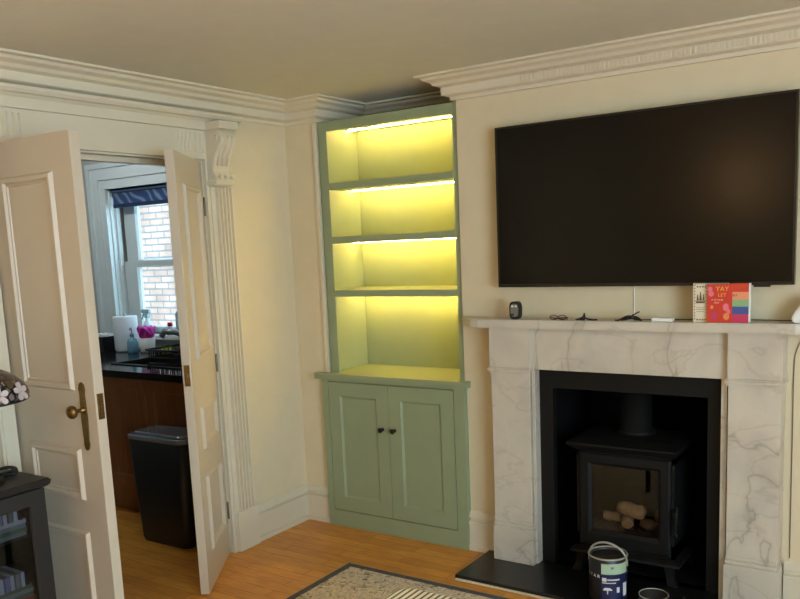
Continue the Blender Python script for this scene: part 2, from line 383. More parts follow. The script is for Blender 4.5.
# ------------------------------------------------------------------ doors
LW, LT = .515, .04
def leaf(name, y, rz, s, label, handle):
    """local x runs from hinge to free edge, the room face lies at y=0 and looks along s*y"""
    r = bpy.data.objects.new(name, None); C.objects.link(r); r.location = (XL, y, .006); r.rotation_euler = (0, 0, rz)
    r['kind'] = 'structure'; r['label'] = label; WL[r.name] = (0, 0, 0)
    b = BM(); ya, yb = sorted((0, -s*LT)); bx(b, .004, LW, ya, yb, 0, 1.952, .0025); ob('door_leaf', b, DOORP, r, True)
    for (u0, u1, z0, z1) in ((.092, .405, 1.05, 1.825), (.092, .405, .64, .838), (.092, .405, .165, .522)):
        for f in (1, -1):
            y0 = 0 if f == 1 else -s*LT
            b = BM(); ring(b, u0, u1, z0, z1, .03, y0-s*f*.001, y0+s*f*.013, 'y', .3)
            ring(b, u0+.026, u1-.026, z0+.026, z1-.026, .012, y0-s*f*.001, y0+s*f*.005, 'y', .3)
            ob('panel_moulding', b, DOORP, r, True)
    for z in (.22, .98, 1.74):
        b = BM(); Mz = Matrix.Translation((-.004, s*.004, z)); lathe(b, [(0, -.045), (.004, -.045), (.006, -.04), (.006, .04), (.004, .045), (0, .048)], seg=10, M=Mz)
        bx(b, -.002, .003, min(-s*.036, 0), max(-s*.036, 0), z-.04, z+.04); ob('hinge', b, STEEL, r, True)
    b = BM(); bx(b, LW-.001, LW+.003, *sorted((-s*.008, -s*.032)), .952, 1.045, .001)
    bx(b, LW+.002, LW+.012, *sorted((-s*.014, -s*.026)), .985, 1.01, .002)
    ob('latch_plate', b, BRASS, r, True, 'aged brass latch plate on the door edge')
    if handle:
        b = BM(); u = .447
        ol = [(.0, .835), (.009, .84), (.015, .856), (.013, .875), (.015, .9), (.0175, .955), (.015, 1.01), (.013, 1.04), (.017, 1.06), (.012, 1.078), (0, 1.085)]
        pts = [(u+x, z) for x, z in ol]+[(u-x, z) for x, z in ol[-2:0:-1]]
        prism(b, pts, 'y', 0, s*.005); bmesh.ops.recalc_face_normals(b, faces=b.faces[:])
        for zz in (.87, 1.05): lathe(b, [(0, .007), (.003, .006), (.004, .004)], seg=8, M=Matrix.Translation((u, 0, zz)) @ Matrix.Rotation(-s*PI/2, 4, 'X'))
        e = ob('handle_plate', b, BRASS, r, True, 'aged brass finger plate')
        b = BM(); prof = [(.013, .002), (.015, .006), (.009, .012), (.007, .02), (.0075, .034), (.013, .04), (.021, .041), (.0245, .05), (.0225, .059), (.015, .065), (0, .067)]
        lathe(b, prof, seg=24, M=Matrix.Translation((u, 0, .985)) @ Matrix.Rotation(-s*PI/2, 4, 'X'))
        ob('knob', b, BRASS, e, True, 'round aged brass door knob')
    return r
leaf('door_1', 1.758, 0, -1, 'white panelled door leaf on the left, opened at right angles, with brass knob', True)
leaf('door_2', 2.8255, math.atan2(-math.cos(.61), math.sin(.61)), 1, 'white panelled door leaf on the right, half open', False)

# ------------------------------------------------------------------ kitchen window and view
w = bpy.data.objects.new('window_1', None); C.objects.link(w); w.location = (WX0, KY, WZ0); w['kind'] = 'structure'; w['label'] = 'white sash window over the kitchen sink'; WL[w.name] = (WX0, KY, WZ0)
b = BM(); a = .18                                # architrave
for (o, i, d) in ((.0, .035, .045), (.035, .06, .03), (.06, .115, .036), (.115, .15, .022), (.15, .18, .03)):
    loops(b, [(WX0-a+o, WX1+a-o, WZ0-.02, WZ1+a-o, KY+.001), (WX0-a+o, WX1+a-o, WZ0-.02, WZ1+a-o, KY-d), (WX0-a+i, WX1+a-i, WZ0-.02, WZ1+a-i, KY-d), (WX0-a+i, WX1+a-i, WZ0-.02, WZ1+a-i, KY+.001)], 'y', False, False)
ob('architrave', b, KTRIM, w)
b = BM(); bx(b, WX0-.15, WX1+.15, KY-.06, 3.94, WZ0-.03, WZ0, .006); ob('sill', b, KTRIM, w)
b = BM()
for (d0, d1, i) in ((3.8, 3.83, .012), (3.83, 3.86, .03), (3.94, 3.97, .06)):
    bx(b, WX0, WX0+i, d0, d1, WZ0, WZ1); bx(b, WX1-i, WX1, d0, d1, WZ0, WZ1); bx(b, WX0, WX1, d0, d1, WZ1-i, WZ1)
ob('sash_box', b, KTRIM, w)
def sash(z0, z1, y, st):
    b = BM(); loops(b, [(WX0+.02, WX1-.02, z0, z1, y), (WX0+.02, WX1-.02, z0, z1, y-.035), (WX0+.02+st, WX1-.02-st, z0+.04, z1-.035, y-.035), (WX0+.032+st, WX1-.032-st, z0+.05, z1-.045, y-.02), (WX0+.032+st, WX1-.032-st, z0+.05, z1-.045, y), (WX0+.02, WX1-.02, z0, z1, y)], 'y', False, False)
    f = ob('window_sash', b, KTRIM, w)
    box('pane', GLASS, f, WX0+.03+st, WX1-.03-st, y-.012, y-.008, z0+.045, z1-.04)
    return f
sash(WZ0+.002, 1.49, 3.9, .135); sash(1.455, WZ1-.002, 3.935, .12)
b = BM(); lathe(b, [(0, 0), (.028, 0), (.028, .9), (0, .9)], seg=16, M=Matrix.Translation((WX0+.02, 3.84, 1.96)) @ Matrix.Rotation(PI/2, 4, 'Y'))
bx(b, WX0+.02, WX1-.02, 3.8, 3.81, 1.975, 2.0)
bl = thing('roller_blind', 'blue patterned roller blind rolled up at the top of the kitchen window', 'blind', (WX0, 3.84, 1.95))
ob('roller', b, mat('blind roller', (66, 88, 118), .5), bl)
box('blind_fabric', BLIND, bl, WX0+.035, WX1-.035, 3.812, 3.816, 1.885, 1.97)
box('bottom_bar', mat('navy bar', (32, 52, 86), .5), bl, WX0+.035, WX1-.035, 3.806, 3.822, 1.868, 1.895, bev=.003)
# neighbour's wall
b = BM(); bx(b, -14, -7.1, 6.6, 6.9, -1, 7); bx(b, -7.1, -1, 7.0, 7.3, -1, 7)
struct(ob('wall_outside', b, BRICK), 'sunlit brick wall seen through the kitchen window')
b = BM(); bx(b, -14, -1, 4.3, 7.3, -1.1, -1); struct(ob('ground_outside', b, mat('paving', (170, 168, 160), .9)))

# ------------------------------------------------------------------ kitchen units
def panel_door(bm, x0, x1, z0, z1, yf, t=.02, m_=.06, dep=.008, bev=.012):
    loops(bm, [(x0, x1, z0, z1, yf+t), (x0, x1, z0, z1, yf+.001), (x0+.001, x1-.001, z0+.001, z1-.001, yf), (x0+m_, x1-m_, z0+m_, z1-m_, yf), (x0+m_+bev*.4, x1-m_-bev*.4, z0+m_+bev*.4, z1-m_-bev*.4, yf+dep*.5), (x0+m_+bev, x1-m_-bev, z0+m_+bev, z1-m_-bev, yf+dep)])
edges = [-5.15, -4.70, -4.24, -3.78, -3.32]
for i, (x0, x1) in enumerate(zip(edges, edges[1:])):
    lab = ['oak kitchen base cabinet furthest from the bin, behind the open knobbed door', 'oak kitchen base cabinet second furthest from the bin, behind the knobbed door', 'oak kitchen base cabinet with the gap beside the bin showing its door', 'oak kitchen base cabinet behind the black bin, under the sink'][i]
    t = thing('kitchen_cabinet', lab, 'cabinet', ((x0+x1)/2, 3.3, 0), group='oak kitchen base cabinets under the window')
    b = BM(); bx(b, x0+.001, x1-.001, 3.02, KY-.005, .1, .655); bx(b, x0+.001, x1-.001, 3.02, 3.06, .655, .838); ob('carcass', b, KWOOD, t)
    b = BM(); panel_door(b, x0+.004, x1-.004, .175, .83, 3.0, m_=.065); ob('cabinet_door', b, KWOOD, t)
    box('plinth', KWOOD, t, x0+.001, x1-.001, 3.06, 3.08, 0, .1)
SX0, SX1, SY0, SY1 = -4.22, -3.40, 3.14, 3.58
b = BM(); z0, z1 = .84, .88
bx(b, -5.3, SX0, 2.955, KY, z0, z1); bx(b, SX1, -3.16, 2.955, KY, z0, z1); bx(b, SX0, SX1, 2.955, SY0, z0, z1); bx(b, SX0, SX1, SY1, KY, z0, z1)
tag(ob('worktop', b, GRANITE), 'polished black granite worktop below the kitchen window', 'worktop')
b = BM(); loops(b, [(SX0-.012, SX1+.012, SY0-.012, SY1+.012, .8805), (SX0-.012, SX1+.012, SY0-.012, SY1+.012, .886), (SX0+.015, SX1-.015, SY0+.015, SY1-.015, .886), (SX0+.02, SX1-.02, SY0+.02, SY1-.02, .7)], 'z', False, True)
loops(b, [(SX0+.002, SX1-.002, SY0+.002, SY1-.002, .8805), (SX0+.002, SX1-.002, SY0+.002, SY1-.002, .69)], 'z', False, True)
tag(ob('sink', b, BLACK), 'black sink set into the granite worktop', 'sink')

t = thing('paper_towel_roll', 'tall white paper towel roll on the worktop by the window frame', 'paper towel', (-4.71, 3.63, .88))
b = BM(); lathe(b, [(.02, .006), (.078, .006), (.082, .012), (.082, .235), (.078, .241), (.02, .241)], (-4.71, 3.63, .88), 32); ob('roll', b, PAPER, t)
b = BM(); lathe(b, [(0, 0), (.075, 0), (.075, .005), (.008, .006), (.008, .262), (0, .264)], (-4.71, 3.63, .88), 20); ob('holder', b, CHROME, t)
t = thing('worktop_box', 'small black box with pale rolls left of the paper towels', 'kitchen box', (-4.94, 3.62, .88))
b = BM(); loops(b, [(-5.06, -4.86, 3.55, 3.7, .881), (-5.065, -4.855, 3.545, 3.705, .98), (-5.055, -4.865, 3.555, 3.695, .98), (-5.05, -4.87, 3.56, 3.69, .9)], 'z'); ob('box_body', b, BLACK, t)
b = BM()
for i in range(3): tube(b, [(-5.04+i*.06, 3.6+.02*i, .975), (-4.99+i*.055, 3.64, .98)], .018, 10)
ob('contents', b, WHITE, t)
t = thing('soap_dispenser', 'clear blue soap bottle with a pump beside the paper towels', 'soap dispenser', (-4.575, 3.57, .88))
b = BM(); lathe(b, [(0, 0), (.032, 0), (.036, .01), (.036, .07), (.03, .09), (.012, .1), (.012, .112), (0, .112)], (-4.575, 3.57, .88), 20); ob('bottle', b, mat('blue soap', (120, 170, 196), .15), t)
b = BM(); lathe(b, [(.013, .11), (.014, .13), (.005, .132), (.004, .17), (0, .171)], (-4.575, 3.57, .88), 12); tube(b, [(-4.575, 3.57, 1.047), (-4.56, 3.55, 1.049), (-4.54, 3.53, 1.042)], .005); ob('pump', b, mat('pump grey', (110, 130, 140), .3), t)
b = BM(); lathe(b, [(0, 0), (.044, 0), (.048, .01), (.055, .1), (.051, .1), (.044, .012), (0, .012)], (-4.485, 3.62, .88), 24)
tag(ob('utensil_pot', b, WHITE), 'white pot by the sink holding the pink sponge', 'pot')
b = BM(); random.seed(3)
for k in range(14):
    a_ = k*.9; rr = .025+.025*random.random()
    tube(b, curve([(-4.485, 3.62, .96), (-4.485+rr*math.cos(a_), 3.62+rr*math.sin(a_), 1.0), (-4.485+1.3*rr*math.cos(a_+.5), 3.62+rr*math.sin(a_+.6), 1.05), (-4.44+rr*.6*math.cos(a_+1), 3.62, .99)], 4), .011, 6)
tag(ob('scrubber', b, PINK), 'bright pink scrubber in the white pot', 'scrubber')
t = thing('spray_bottle', 'pale spray bottle with a dark neck on the window sill', 'spray bottle', (-4.66, 3.78, .98))
b = BM(); lathe(b, [(0, 0), (.034, 0), (.036, .02), (.034, .07), (.016, .1), (.013, .12), (0, .12)], (-4.66, 3.78, .981), 16); ob('bottle', b, mat('pale spray bottle', (222, 232, 232), .3), t)
b = BM(); bx(b, -4.675, -4.645, 3.765, 3.795, 1.095, 1.13, .004); bx(b, -4.71, -4.63, 3.77, 3.79, 1.13, 1.155, .004); tube(b, [(-4.69, 3.78, 1.132), (-4.705, 3.78, 1.1), (-4.715, 3.78, 1.085)], .006); ob('trigger', b, mat('trigger', (160, 186, 190), .4), t)
t = thing('detergent_bottle', 'pale blue bottle with a blue cap on the window sill', 'bottle', (-4.37, 3.79, .98))
b = BM(); lathe(b, [(0, .03), (.03, .03), (.042, .05), (.04, .15), (.03, .165), (0, .165)], (-4.32, 3.79, .981), 16); ob('bottle', b, mat('pale blue bottle', (150, 196, 208), .3), t)
b = BM(); lathe(b, [(0, 0), (.022, 0), (.022, .03), (0, .03)], (-4.32, 3.79, .981), 14); ob('cap', b, mat('blue cap', (50, 120, 190), .4), t)
t = thing('dish_soap', 'small bottle with a red cap on the window sill', 'bottle', (-4.42, 3.78, .98))
b = BM(); lathe(b, [(0, 0), (.026, 0), (.028, .01), (.026, .05), (.012, .062), (0, .062)], (-4.43, 3.78, .981), 14); ob('bottle', b, mat('clear soap', (205, 215, 205), .3), t)
b = BM(); lathe(b, [(.014, .06), (.018, .062), (.018, .085), (0, .088)], (-4.43, 3.78, .981), 12); ob('cap', b, mat('red cap', (200, 40, 60), .4), t)
b = BM(); bx(b, -4.42, -4.33, 3.66, 3.7, .8805, .915, .008); tag(ob('sponge', b, mat('yellow sponge', (214, 226, 60), .9, bump=.4)), 'yellow green sponge behind the sink', 'sponge')
t = thing('tap', 'grey metal kitchen tap curving over the sink', 'tap', (-4.02, 3.66, .88))
b = BM(); lathe(b, [(0, 0), (.03, 0), (.028, .01), (.018, .02), (.017, .13), (0, .135)], (-4.02, 3.66, .8805), 18); ob('tap_body', b, CHROME, t)
b = BM(); tube(b, [(-4.02, 3.66, .995), (-4.1, 3.62, 1.0), (-4.16, 3.58, 1.03), (-4.22, 3.55, 1.035), (-4.24, 3.54, 1.0)], [.016, .017, .02, .022, .02], 12); ob('spout', b, CHROME, t)
b = BM(); tube(b, [(-4.02, 3.66, 1.01), (-3.98, 3.66, 1.06), (-3.94, 3.65, 1.08)], .007); ob('lever', b, CHROME, t)
t = thing('dish_rack', 'black wire dish rack standing over the sink', 'dish rack', (-3.65, 3.3, .888))
b = BM(); rx0, rx1, ry0, ry1 = -3.92, -3.42, 3.17, 3.52
for z in (.895, .93, .975):
    k = .0 if z < .97 else .012
    tube(b, [(rx0-k, ry0-k, z), (rx1+k, ry0-k, z), (rx1+k, ry1+k, z), (rx0-k, ry1+k, z), (rx0-k, ry0-k, z)], .005 if z < .97 else .007, 6)
n = 26
for i in range(n+1):
    x = rx0+(rx1-rx0)*i/n
    for y in (ry0, ry1): tube(b, [(x, y, .893), (x, y, .975)], .0035, 5)
for i in range(13):
    y = ry0+(ry1-ry0)*i/12
    tube(b, [(rx0, y, .975), (rx0, y, .893), (rx1, y, .893), (rx1, y, .975)], .0035, 5)
ob('wire_basket', b, BLACK, t)
for x in (rx0+.03, rx1-.03):
    for y in (SY0-.004, SY1+.004): box('rack_foot', BLACK, t, x-.01, x+.01, y-.006, y+.006, .8865, .897)
b = BM()
for x in (rx0+.03, rx1-.03): tube(b, [(x, SY0-.004, .895), (x, SY1+.004, .895)], .004, 6)
b.free()
# bin
t = thing('kitchen_bin', 'tall black plastic bin with a shiny lid between the door leaves', 'bin', (-3.43, 2.84, 0))
def rrect(x0, x1, y0, y1, r, n=5):
    pts = []
    for cx, cy, a0 in ((x1-r, y1-r, 0), (x0+r, y1-r, PI/2), (x0+r, y0+r, PI), (x1-r, y0+r, 1.5*PI)):
        for k in range(n+1): pts.append((cx+r*math.cos(a0+k*PI/2/n), cy+r*math.sin(a0+k*PI/2/n)))
    return pts
def rloft(bm, secs, cap=True):
    """secs: (x0,x1,y0,y1,r,z) rounded rectangles lofted upward"""
    prev = None; fs = []; allr = []
    for (x0, x1, y0, y1, r, z) in secs:
        vs = [bm.verts.new((x, y, z)) for x, y in rrect(x0, x1, y0, y1, r)]; allr.append(vs)
        if prev:
            for i in range(len(vs)):
                j = (i+1) % len(vs); f = bm.faces.new((prev[i], prev[j], vs[j], vs[i])); f.smooth = True; fs.append(f)
        prev = vs
    if cap: fs.append(bm.faces.new(allr[0][::-1])); fs.append(bm.faces.new(allr[-1]))
    bmesh.ops.recalc_face_normals(bm, faces=fs)
b = BM(); rloft(b, [(-3.595, -3.235, 2.75, 2.945, .04, 0), (-3.60, -3.23, 2.745, 2.948, .04, .02), (-3.635, -3.2, 2.73, 2.95, .045, .565)]); ob('bin_body', b, BINM, t)
b = BM(); rloft(b, [(-3.64, -3.195, 2.727, 2.952, .045, .565), (-3.64, -3.195, 2.727, 2.952, .045, .582), (-3.632, -3.203, 2.735, 2.944, .04, .59)]); ob('rim', b, BINLID, t)
b = BM(); rloft(b, [(-3.6, -3.215, 2.75, 2.93, .035, .588), (-3.6, -3.215, 2.75, 2.93, .035, .598), (-3.592, -3.223, 2.758, 2.92, .03, .604)]); ob('lid', b, BINLID, t, label='glossy swing lid')

# ------------------------------------------------------------------ green alcove unit
CF = 3.416
t = thing('alcove_cabinet', 'sage green two door base cabinet left of the fireplace', 'cabinet', (-2.375, 3.6, 0))
b = BM(); bx(b, -2.786, -1.949, D, 3.84, .0, .822)
bx(b, -2.818, -2.778, CF, D, 0, .822, .002); bx(b, -1.992, -1.933, CF, D, 0, .822, .002)
bx(b, -2.778, -1.992, CF+.0005, D, 0, .09); bx(b, -2.778, -1.992, CF+.0005, D, .812, .822)
ob('carcass', b, GREEN, t)
for k, (x0, x1, kx) in enumerate(((-2.774, -2.3865, -2.425), (-2.3835, -1.996, -2.349))):
    b = BM(); panel_door(b, x0, x1, .095, .808, CF-.001, t=.02, m_=.074, dep=.009, bev=.011)
    d = ob('cabinet_door', b, GREEN, t)
    b = BM(); lathe(b, [(.009, 0), (.01, .003), (.006, .006), (.005, .015), (.011, .019), (.0145, .024), (.013, .03), (.006, .033), (0, .0335)], seg=20, M=Matrix.Translation((kx, CF-.001, .574)) @ Matrix.Rotation(PI/2, 4, 'X'))
    ob('knob', b, KNOBM, d, label='small dark bronze knob')
b = BM(); prism(b, [(-2.858, 3.4), (-1.912, 3.4), (-1.912, D-.001), (-1.949, D-.001), (-1.949, 3.85), (-2.786, 3.85), (-2.786, D-.001), (-2.858, D-.001)], 'z', .823, .853)
bmesh.ops.bevel(b, geom=[e for e in b.edges if abs(e.verts[0].co.y-3.4) < .001 and abs(e.verts[1].co.y-3.4) < .001], offset=.004, segments=2, affect='EDGES')
tag(ob('cabinet_top', b, GREEN), 'sage green ledge between the base cabinet and the lit shelves', 'worktop')
t = thing('alcove_shelving', 'sage green open shelving with lit shelves left of the television', 'shelving', (-2.366, 3.6, .853))
b = BM()
b.free()
for x0, x1 in ((-2.784, -2.727), (-1.976, -1.949)): box('face_stile', GREEN, t, x0, x1, 3.46, 3.48, .8535, 2.172, bev=.001)
box('side_panel', GREEN, t, -2.786, -2.762, 3.48, 3.79, .8535, 2.17); box('side_panel', GREEN, t, -1.9715, -1.9475, 3.48, 3.79, .8535, 2.17)
box('back_panel', GREEN, t, -2.762, -1.972, 3.775, 3.79, .8535, 2.17)
b = BM(); bx(b, -2.727, -1.976, 3.46, 3.48, 2.124, 2.172, .001); bx(b, -2.762, -1.972, 3.48, 3.775, 2.15, 2.17); ob('top_rail', b, GREEN, t)
for z0, z1 in ((1.824, 1.858), (1.544, 1.58), (1.2645, 1.2985)):
    b = BM(); bx(b, -2.727, -1.976, 3.459, 3.48, z0, z1, .0015); bx(b, -2.762, -1.972, 3.48, 3.775, z0+.004, z1); ob('shelf', b, GREEN, t)
for z in (2.1495, 1.8275, 1.5475, 1.268):
    box('led_strip', LEDM, t, -2.755, -1.98, 3.69, 3.697, z-.004, z, label='glowing warm white light strip')
struct(box('trim_9', TRIM, None, -2.803, -2.785, D-.012, D+.004, .856, 2.165), 'thin white bead up the left side of the shelving')

# ------------------------------------------------------------------ television
t = thing('television', 'large black flat television mounted above the mantelpiece', 'television', (-1.1, D, 1.31))
TX0, TX1, TZ0, TZ1 = -1.713, -.482, 1.3115, 2.0188
b = BM(); loops(b, [(TX0, TX1, TZ0, TZ1, 3.41), (TX0, TX1, TZ0, TZ1, 3.38), (TX0+.008, TX1-.008, TZ0+.013, TZ1-.008, 3.38), (TX0+.009, TX1-.009, TZ0+.014, TZ1-.009, 3.383)], cap1=False)
bx(b, TX0+.15, TX1-.15, 3.41, 3.435, TZ0+.05, TZ1-.15, .005); ob('casing', b, BEZEL, t)
box('screen', SCREEN, t, TX0+.009, TX1-.009, 3.382, 3.386, TZ0+.014, TZ1-.009)
box('wall_bracket', BLACK, t, -1.35, -.85, 3.435, 3.4495, 1.5, 1.8)
box('sensor_bump', BEZEL, t, -.625, -.565, 3.382, 3.395, 1.304, 1.3115, bev=.001)

# ------------------------------------------------------------------ fireplace
t = thing('mantelpiece', 'white veined marble mantelpiece around the black fire opening', 'mantelpiece', (-1.128, D-.001, .02))
ML, MI = 3.338, 3.37; Yb = D-.001
b = BM(); prism(b, [(-1.94, Yb), (-1.93, Yb-.035), (-1.84, 3.325), (-1.79, 3.31), (-.466, 3.31), (-.416, 3.325), (-.326, Yb-.035), (-.316, Yb)], 'z', 1.131, 1.17)
bmesh.ops.bevel(b, geom=[e for e in b.edges if abs(e.verts[0].co.z-e.verts[1].co.z) < 1e-5], offset=.005, segments=2, affect='EDGES')
ob('mantel_shelf', b, MARBLE, t)
b = BM(); bx(b, -1.548, -.7065, MI, Yb, .9415, 1.1305, .001); ob('frieze', b, MARBLE, t)
for s, (x0, x1) in enumerate(((-1.748, -1.548), (-.7065, -.5075))):
    b = BM(); bx(b, x0, x1, ML, Yb, .949, 1.1305, .002); ob('corner_block', b, MARBLE, t)
    b = BM(); bx(b, x0-.01, x1+.006, ML-.012, Yb, .93, .943, .004); bx(b, x0-.004, x1+.003, ML-.006, Yb, .943, .949, .001); bx(b, x0-.003, x1+.002, ML-.003, Yb, .92, .93, .001); ob('cap_moulding', b, MARBLE, t)
    b = BM(); bx(b, x0+.004, x1-.004, ML+.006, Yb, .225, .92, .002); ob('leg', b, MARBLE, t)
    b = BM(); bx(b, x0-.003, x1+.003, ML-.004, Yb, .0205, .19, .002); bx(b, x0+.0, x1, ML+.0, Yb, .19, .207, .004); bx(b, x0+.002, x1-.002, ML+.003, Yb, .207, .225, .005); ob('plinth', b, MARBLE, t)
    xs = (-1.548, FX0) if s == 0 else (FX1, -.7065)
    b = BM(); bx(b, xs[0], xs[1], MI, Yb, .0205, .9415, .001); xm = xs[0] if s == 0 else xs[1]-.008
    bx(b, xm, xm+.006, MI-.012, MI, .2, .93, .001); ob('inner_slip', b, MARBLE, t)
tag(box('hearth', SLATE, None, -1.822, -.434, 3.082, D, .0, .0195, bev=.002), 'black slate hearth slab in front of the fireplace', 'hearth')
tag(box('hearth_trim', TRIM, None, -1.815, -.44, 3.07, 3.08, 0, .006), 'thin pale strip along the front edge of the hearth', 'trim')
t = thing('fire_surround', 'flat black frame and dark recess lining the fire opening', 'fire surround', (-1.125, 3.5, 0.02))
b = BM(); loops(b, [(FX0, FX1, .0205, FZ, 3.46), (FX0, FX1, .0205, FZ, 3.42), (FX0+.064, FX1-.062, .0205, FZ-.088, 3.42), (FX0+.064, FX1-.062, .0205, FZ-.088, 3.46)], cap0=False, cap1=False)
ob('frame', b, CHAMBER, t)
b = BM(); x0, x1 = FX0-.018, FX1+.018; bx(b, x0, x0+.015, D+.012, 4.09, .0, FZ); bx(b, x1-.015, x1, D+.012, 4.09, 0, FZ); bx(b, x0, x1, 4.08, 4.095, 0, FZ); bx(b, x0, x1, D+.012, 4.09, FZ, FZ+.015); bx(b, x0+.015, x1-.015, D+.002, 4.08, 0, .0195)
struct(ob('wall_fireplace', b, SOOT), 'dark recess behind the stove')
# stove
t = thing('wood_stove', 'black cast iron stove on legs with a glass door inside the fireplace', 'stove', (-1.143, 3.55, .02))
SXa, SXb, SF, SBk, Sz0, Sz1 = -1.36, -.926, 3.4, 3.72, .135, .585
b = BM(); bx(b, SXa, SXa+.012, SF+.012, SBk, Sz0, Sz1); bx(b, SXb-.012, SXb, SF+.012, SBk, Sz0, Sz1); bx(b, SXa, SXb, SBk-.012, SBk, Sz0, Sz1); bx(b, SXa, SXb, SF+.012, SBk, Sz0, Sz0+.06); bx(b, SXa, SXb, SF+.012, SBk, Sz1-.03, Sz1)
bx(b, SXa+.012, SXa+.06, SF+.03, SF+.045, Sz0, Sz1); bx(b, SXb-.06, SXb-.012, SF+.03, SF+.045, Sz0, Sz1)
ob('body', b, IRON, t)
b = BM(); loops(b, [(SXa-.004, SXb+.004, SF+.0, SBk, Sz1), (SXa-.03, SXb+.006, SF-.02, SBk+.01, Sz1+.02), (SXa-.036, SXb+.01, SF-.025, SBk+.012, Sz1+.026), (SXa-.036, SXb+.01, SF-.025, SBk+.012, Sz1+.034), (SXa+.02, SXb-.03, SF+.05, SBk-.02, Sz1+.05)], 'z'); ob('top_plate', b, IRON, t)
b = BM(); loops(b, [(SXa-.004, SXb+.004, SF, SBk, Sz0), (SXa-.02, SXb+.03, SF-.025, SBk+.01, Sz0-.012), (SXa-.022, SXb+.032, SF-.028, SBk+.01, Sz0-.022), (SXa, SXb, SF, SBk-.01, Sz0-.024)], 'z'); ob('base_plate', b, IRON, t)
b = BM(); loops(b, [(SXa+.02, SXb-.012, .15, .575, SF+.012), (SXa+.02, SXb-.012, .15, .575, SF-.004), (SXa+.028, SXb-.02, .158, .567, SF-.01), (SXa+.06, SXb-.052, .205, .535, SF-.01), (SXa+.075, SXb-.066, .222, .522, SF+.002), (SXa+.075, SXb-.066, .222, .522, SF+.012)], cap0=False, cap1=False)
d = ob('door_frame', b, IRON, t); box('door_glass', STOVEGLASS, d, SXa+.074, SXb-.065, SF+.004, SF+.008, .22, .524)
b = BM(); tube(b, curve([(SXb-.004, SF-.005, .36), (SXb+.02, SF-.03, .38), (SXb+.022, SF-.035, .34), (SXb+.014, SF-.03, .29), (SXb+.022, SF-.03, .255)], 6), .006, 8)
for k in range(10): lathe(b, [(.006, 0), (.0095, .004), (.006, .008)], (SXb+.0175, SF-.033, .275+k*.009), 10)
ob('door_handle', b, IRON, d)
b = BM(); lathe(b, [(0, 0), (.085, 0), (.085, .02), (.07, .024), (.07, .5), (0, .5)], (-1.15, 3.6, Sz1+.048), 32); ob('flue_pipe', b, IRON, t)
for x, y in ((SXa+.02, SF+.01), (SXb-.02, SF+.01), (SXa+.02, SBk-.03), (SXb-.02, SBk-.03)):
    b = BM(); sx = -1 if x < -1.14 else 1; loops(b, [(x-.02, x+.02, y-.015, y+.015, Sz0-.022), (x-.016+sx*.006, x+.016+sx*.006, y-.012, y+.012, .06), (x-.02+sx*.018, x+.02+sx*.018, y-.018, y+.014, .021)], 'z'); ob('leg', b, IRON, t)
b = BM(); bx(b, SXa+.02, SXb-.02, SF+.05, SBk-.02, Sz0+.061, Sz0+.08)
for k in range(60):
    x = random.uniform(SXa+.05, SXb-.05); y = random.uniform(SF+.06, SBk-.1); r = random.uniform(.008, .016)
    lathe(b, [(0, -r*.6), (r, 0), (0, r*.6)], (x, y, Sz0+.083), 6)
ob('ember_bed', b, ASH, t)
LG = [(-1.28, 3.53, .246, -1.20, 3.55, .247, .022, 'pale log lying flat at the left of the stove fire'), (-1.195, 3.49, .312, -1.075, 3.485, .3, .032, 'pale log on top of the pile in the stove'),
      (-1.165, 3.52, .254, -1.14, 3.45, .25, .027, 'short pale log slanting forward under the top log'), (-1.09, 3.5, .249, -1.03, 3.48, .251, .026, 'rounded darker log at the right of the stove fire'),
      (-1.05, 3.59, .25, -1.01, 3.56, .31, .022, 'log standing aslant at the back right of the stove')]
for (x0, y0, z0, x1, y1, z1, r, lb) in LG:
    b = BM(); P0, P1 = Vector((x0, y0, z0)), Vector((x1, y1, z1)); N = 7
    pts = [P0.lerp(P1, k/(N-1))+Vector((0, 0, random.uniform(-.003, .003))) for k in range(N)]
    tube(b, pts, [r*.8]+[r*random.uniform(.88, 1.1) for _ in range(N-2)]+[r*.85], 9)
    tag(ob('log', b, LOG if 'darker' not in lb else mat('dark log', (120, 104, 86), .8, noise=.3)), lb, 'log', 'logs in the stove')

# ------------------------------------------------------------------ paint tins
NAVY = mat('navy tin label', (28, 34, 74), .4); DKTIN = mat('dark tin print', (26, 26, 32), .4); LGREEN = mat('pale green label', (168, 190, 160), .4)
TINW = mat('grey tin rim', (170, 166, 156), .35, metal=.3); LETW = mat('white print', (214, 214, 210), .5)
def band(bm, cx, cy, r, a0, a1, z0, z1, n=14):
    A = []
    for k in range(n+1):
        a = a0+(a1-a0)*k/n; A.append((bm.verts.new((cx+r*math.cos(a), cy+r*math.sin(a), z0)), bm.verts.new((cx+r*math.cos(a), cy+r*math.sin(a), z1)), bm.verts.new((cx+(r-.002)*math.cos(a), cy+(r-.002)*math.sin(a), z0)), bm.verts.new((cx+(r-.002)*math.cos(a), cy+(r-.002)*math.sin(a), z1))))
    fs = []
    for p, q in zip(A, A[1:]):
        fs += [bm.faces.new((p[0], q[0], q[1], p[1])), bm.faces.new((p[2], p[3], q[3], q[2])), bm.faces.new((p[1], q[1], q[3], p[3])), bm.faces.new((p[0], p[2], q[2], q[0]))]
    fs += [bm.faces.new((A[0][0], A[0][1], A[0][3], A[0][2])), bm.faces.new((A[-1][0], A[-1][2], A[-1][3], A[-1][1]))]
    bmesh.ops.recalc_face_normals(bm, faces=fs)
TX, TY, TR, TH = -1.135, 3.18, .078, .19
t = thing('paint_tin', 'navy paint tin with raised wire handle and pale green label on the hearth', 'paint tin', (TX, TY, .02))
b = BM(); z = .0205; lathe(b, [(0, 0), (TR-.003, 0), (TR, .003), (TR, TH-.004), (TR-.003, TH), (TR-.005, TH-.004), (TR-.005, TH-.012), (0, TH-.012)], (TX, TY, z), 40); ob('tin_body', b, DKTIN, t)
b = BM()
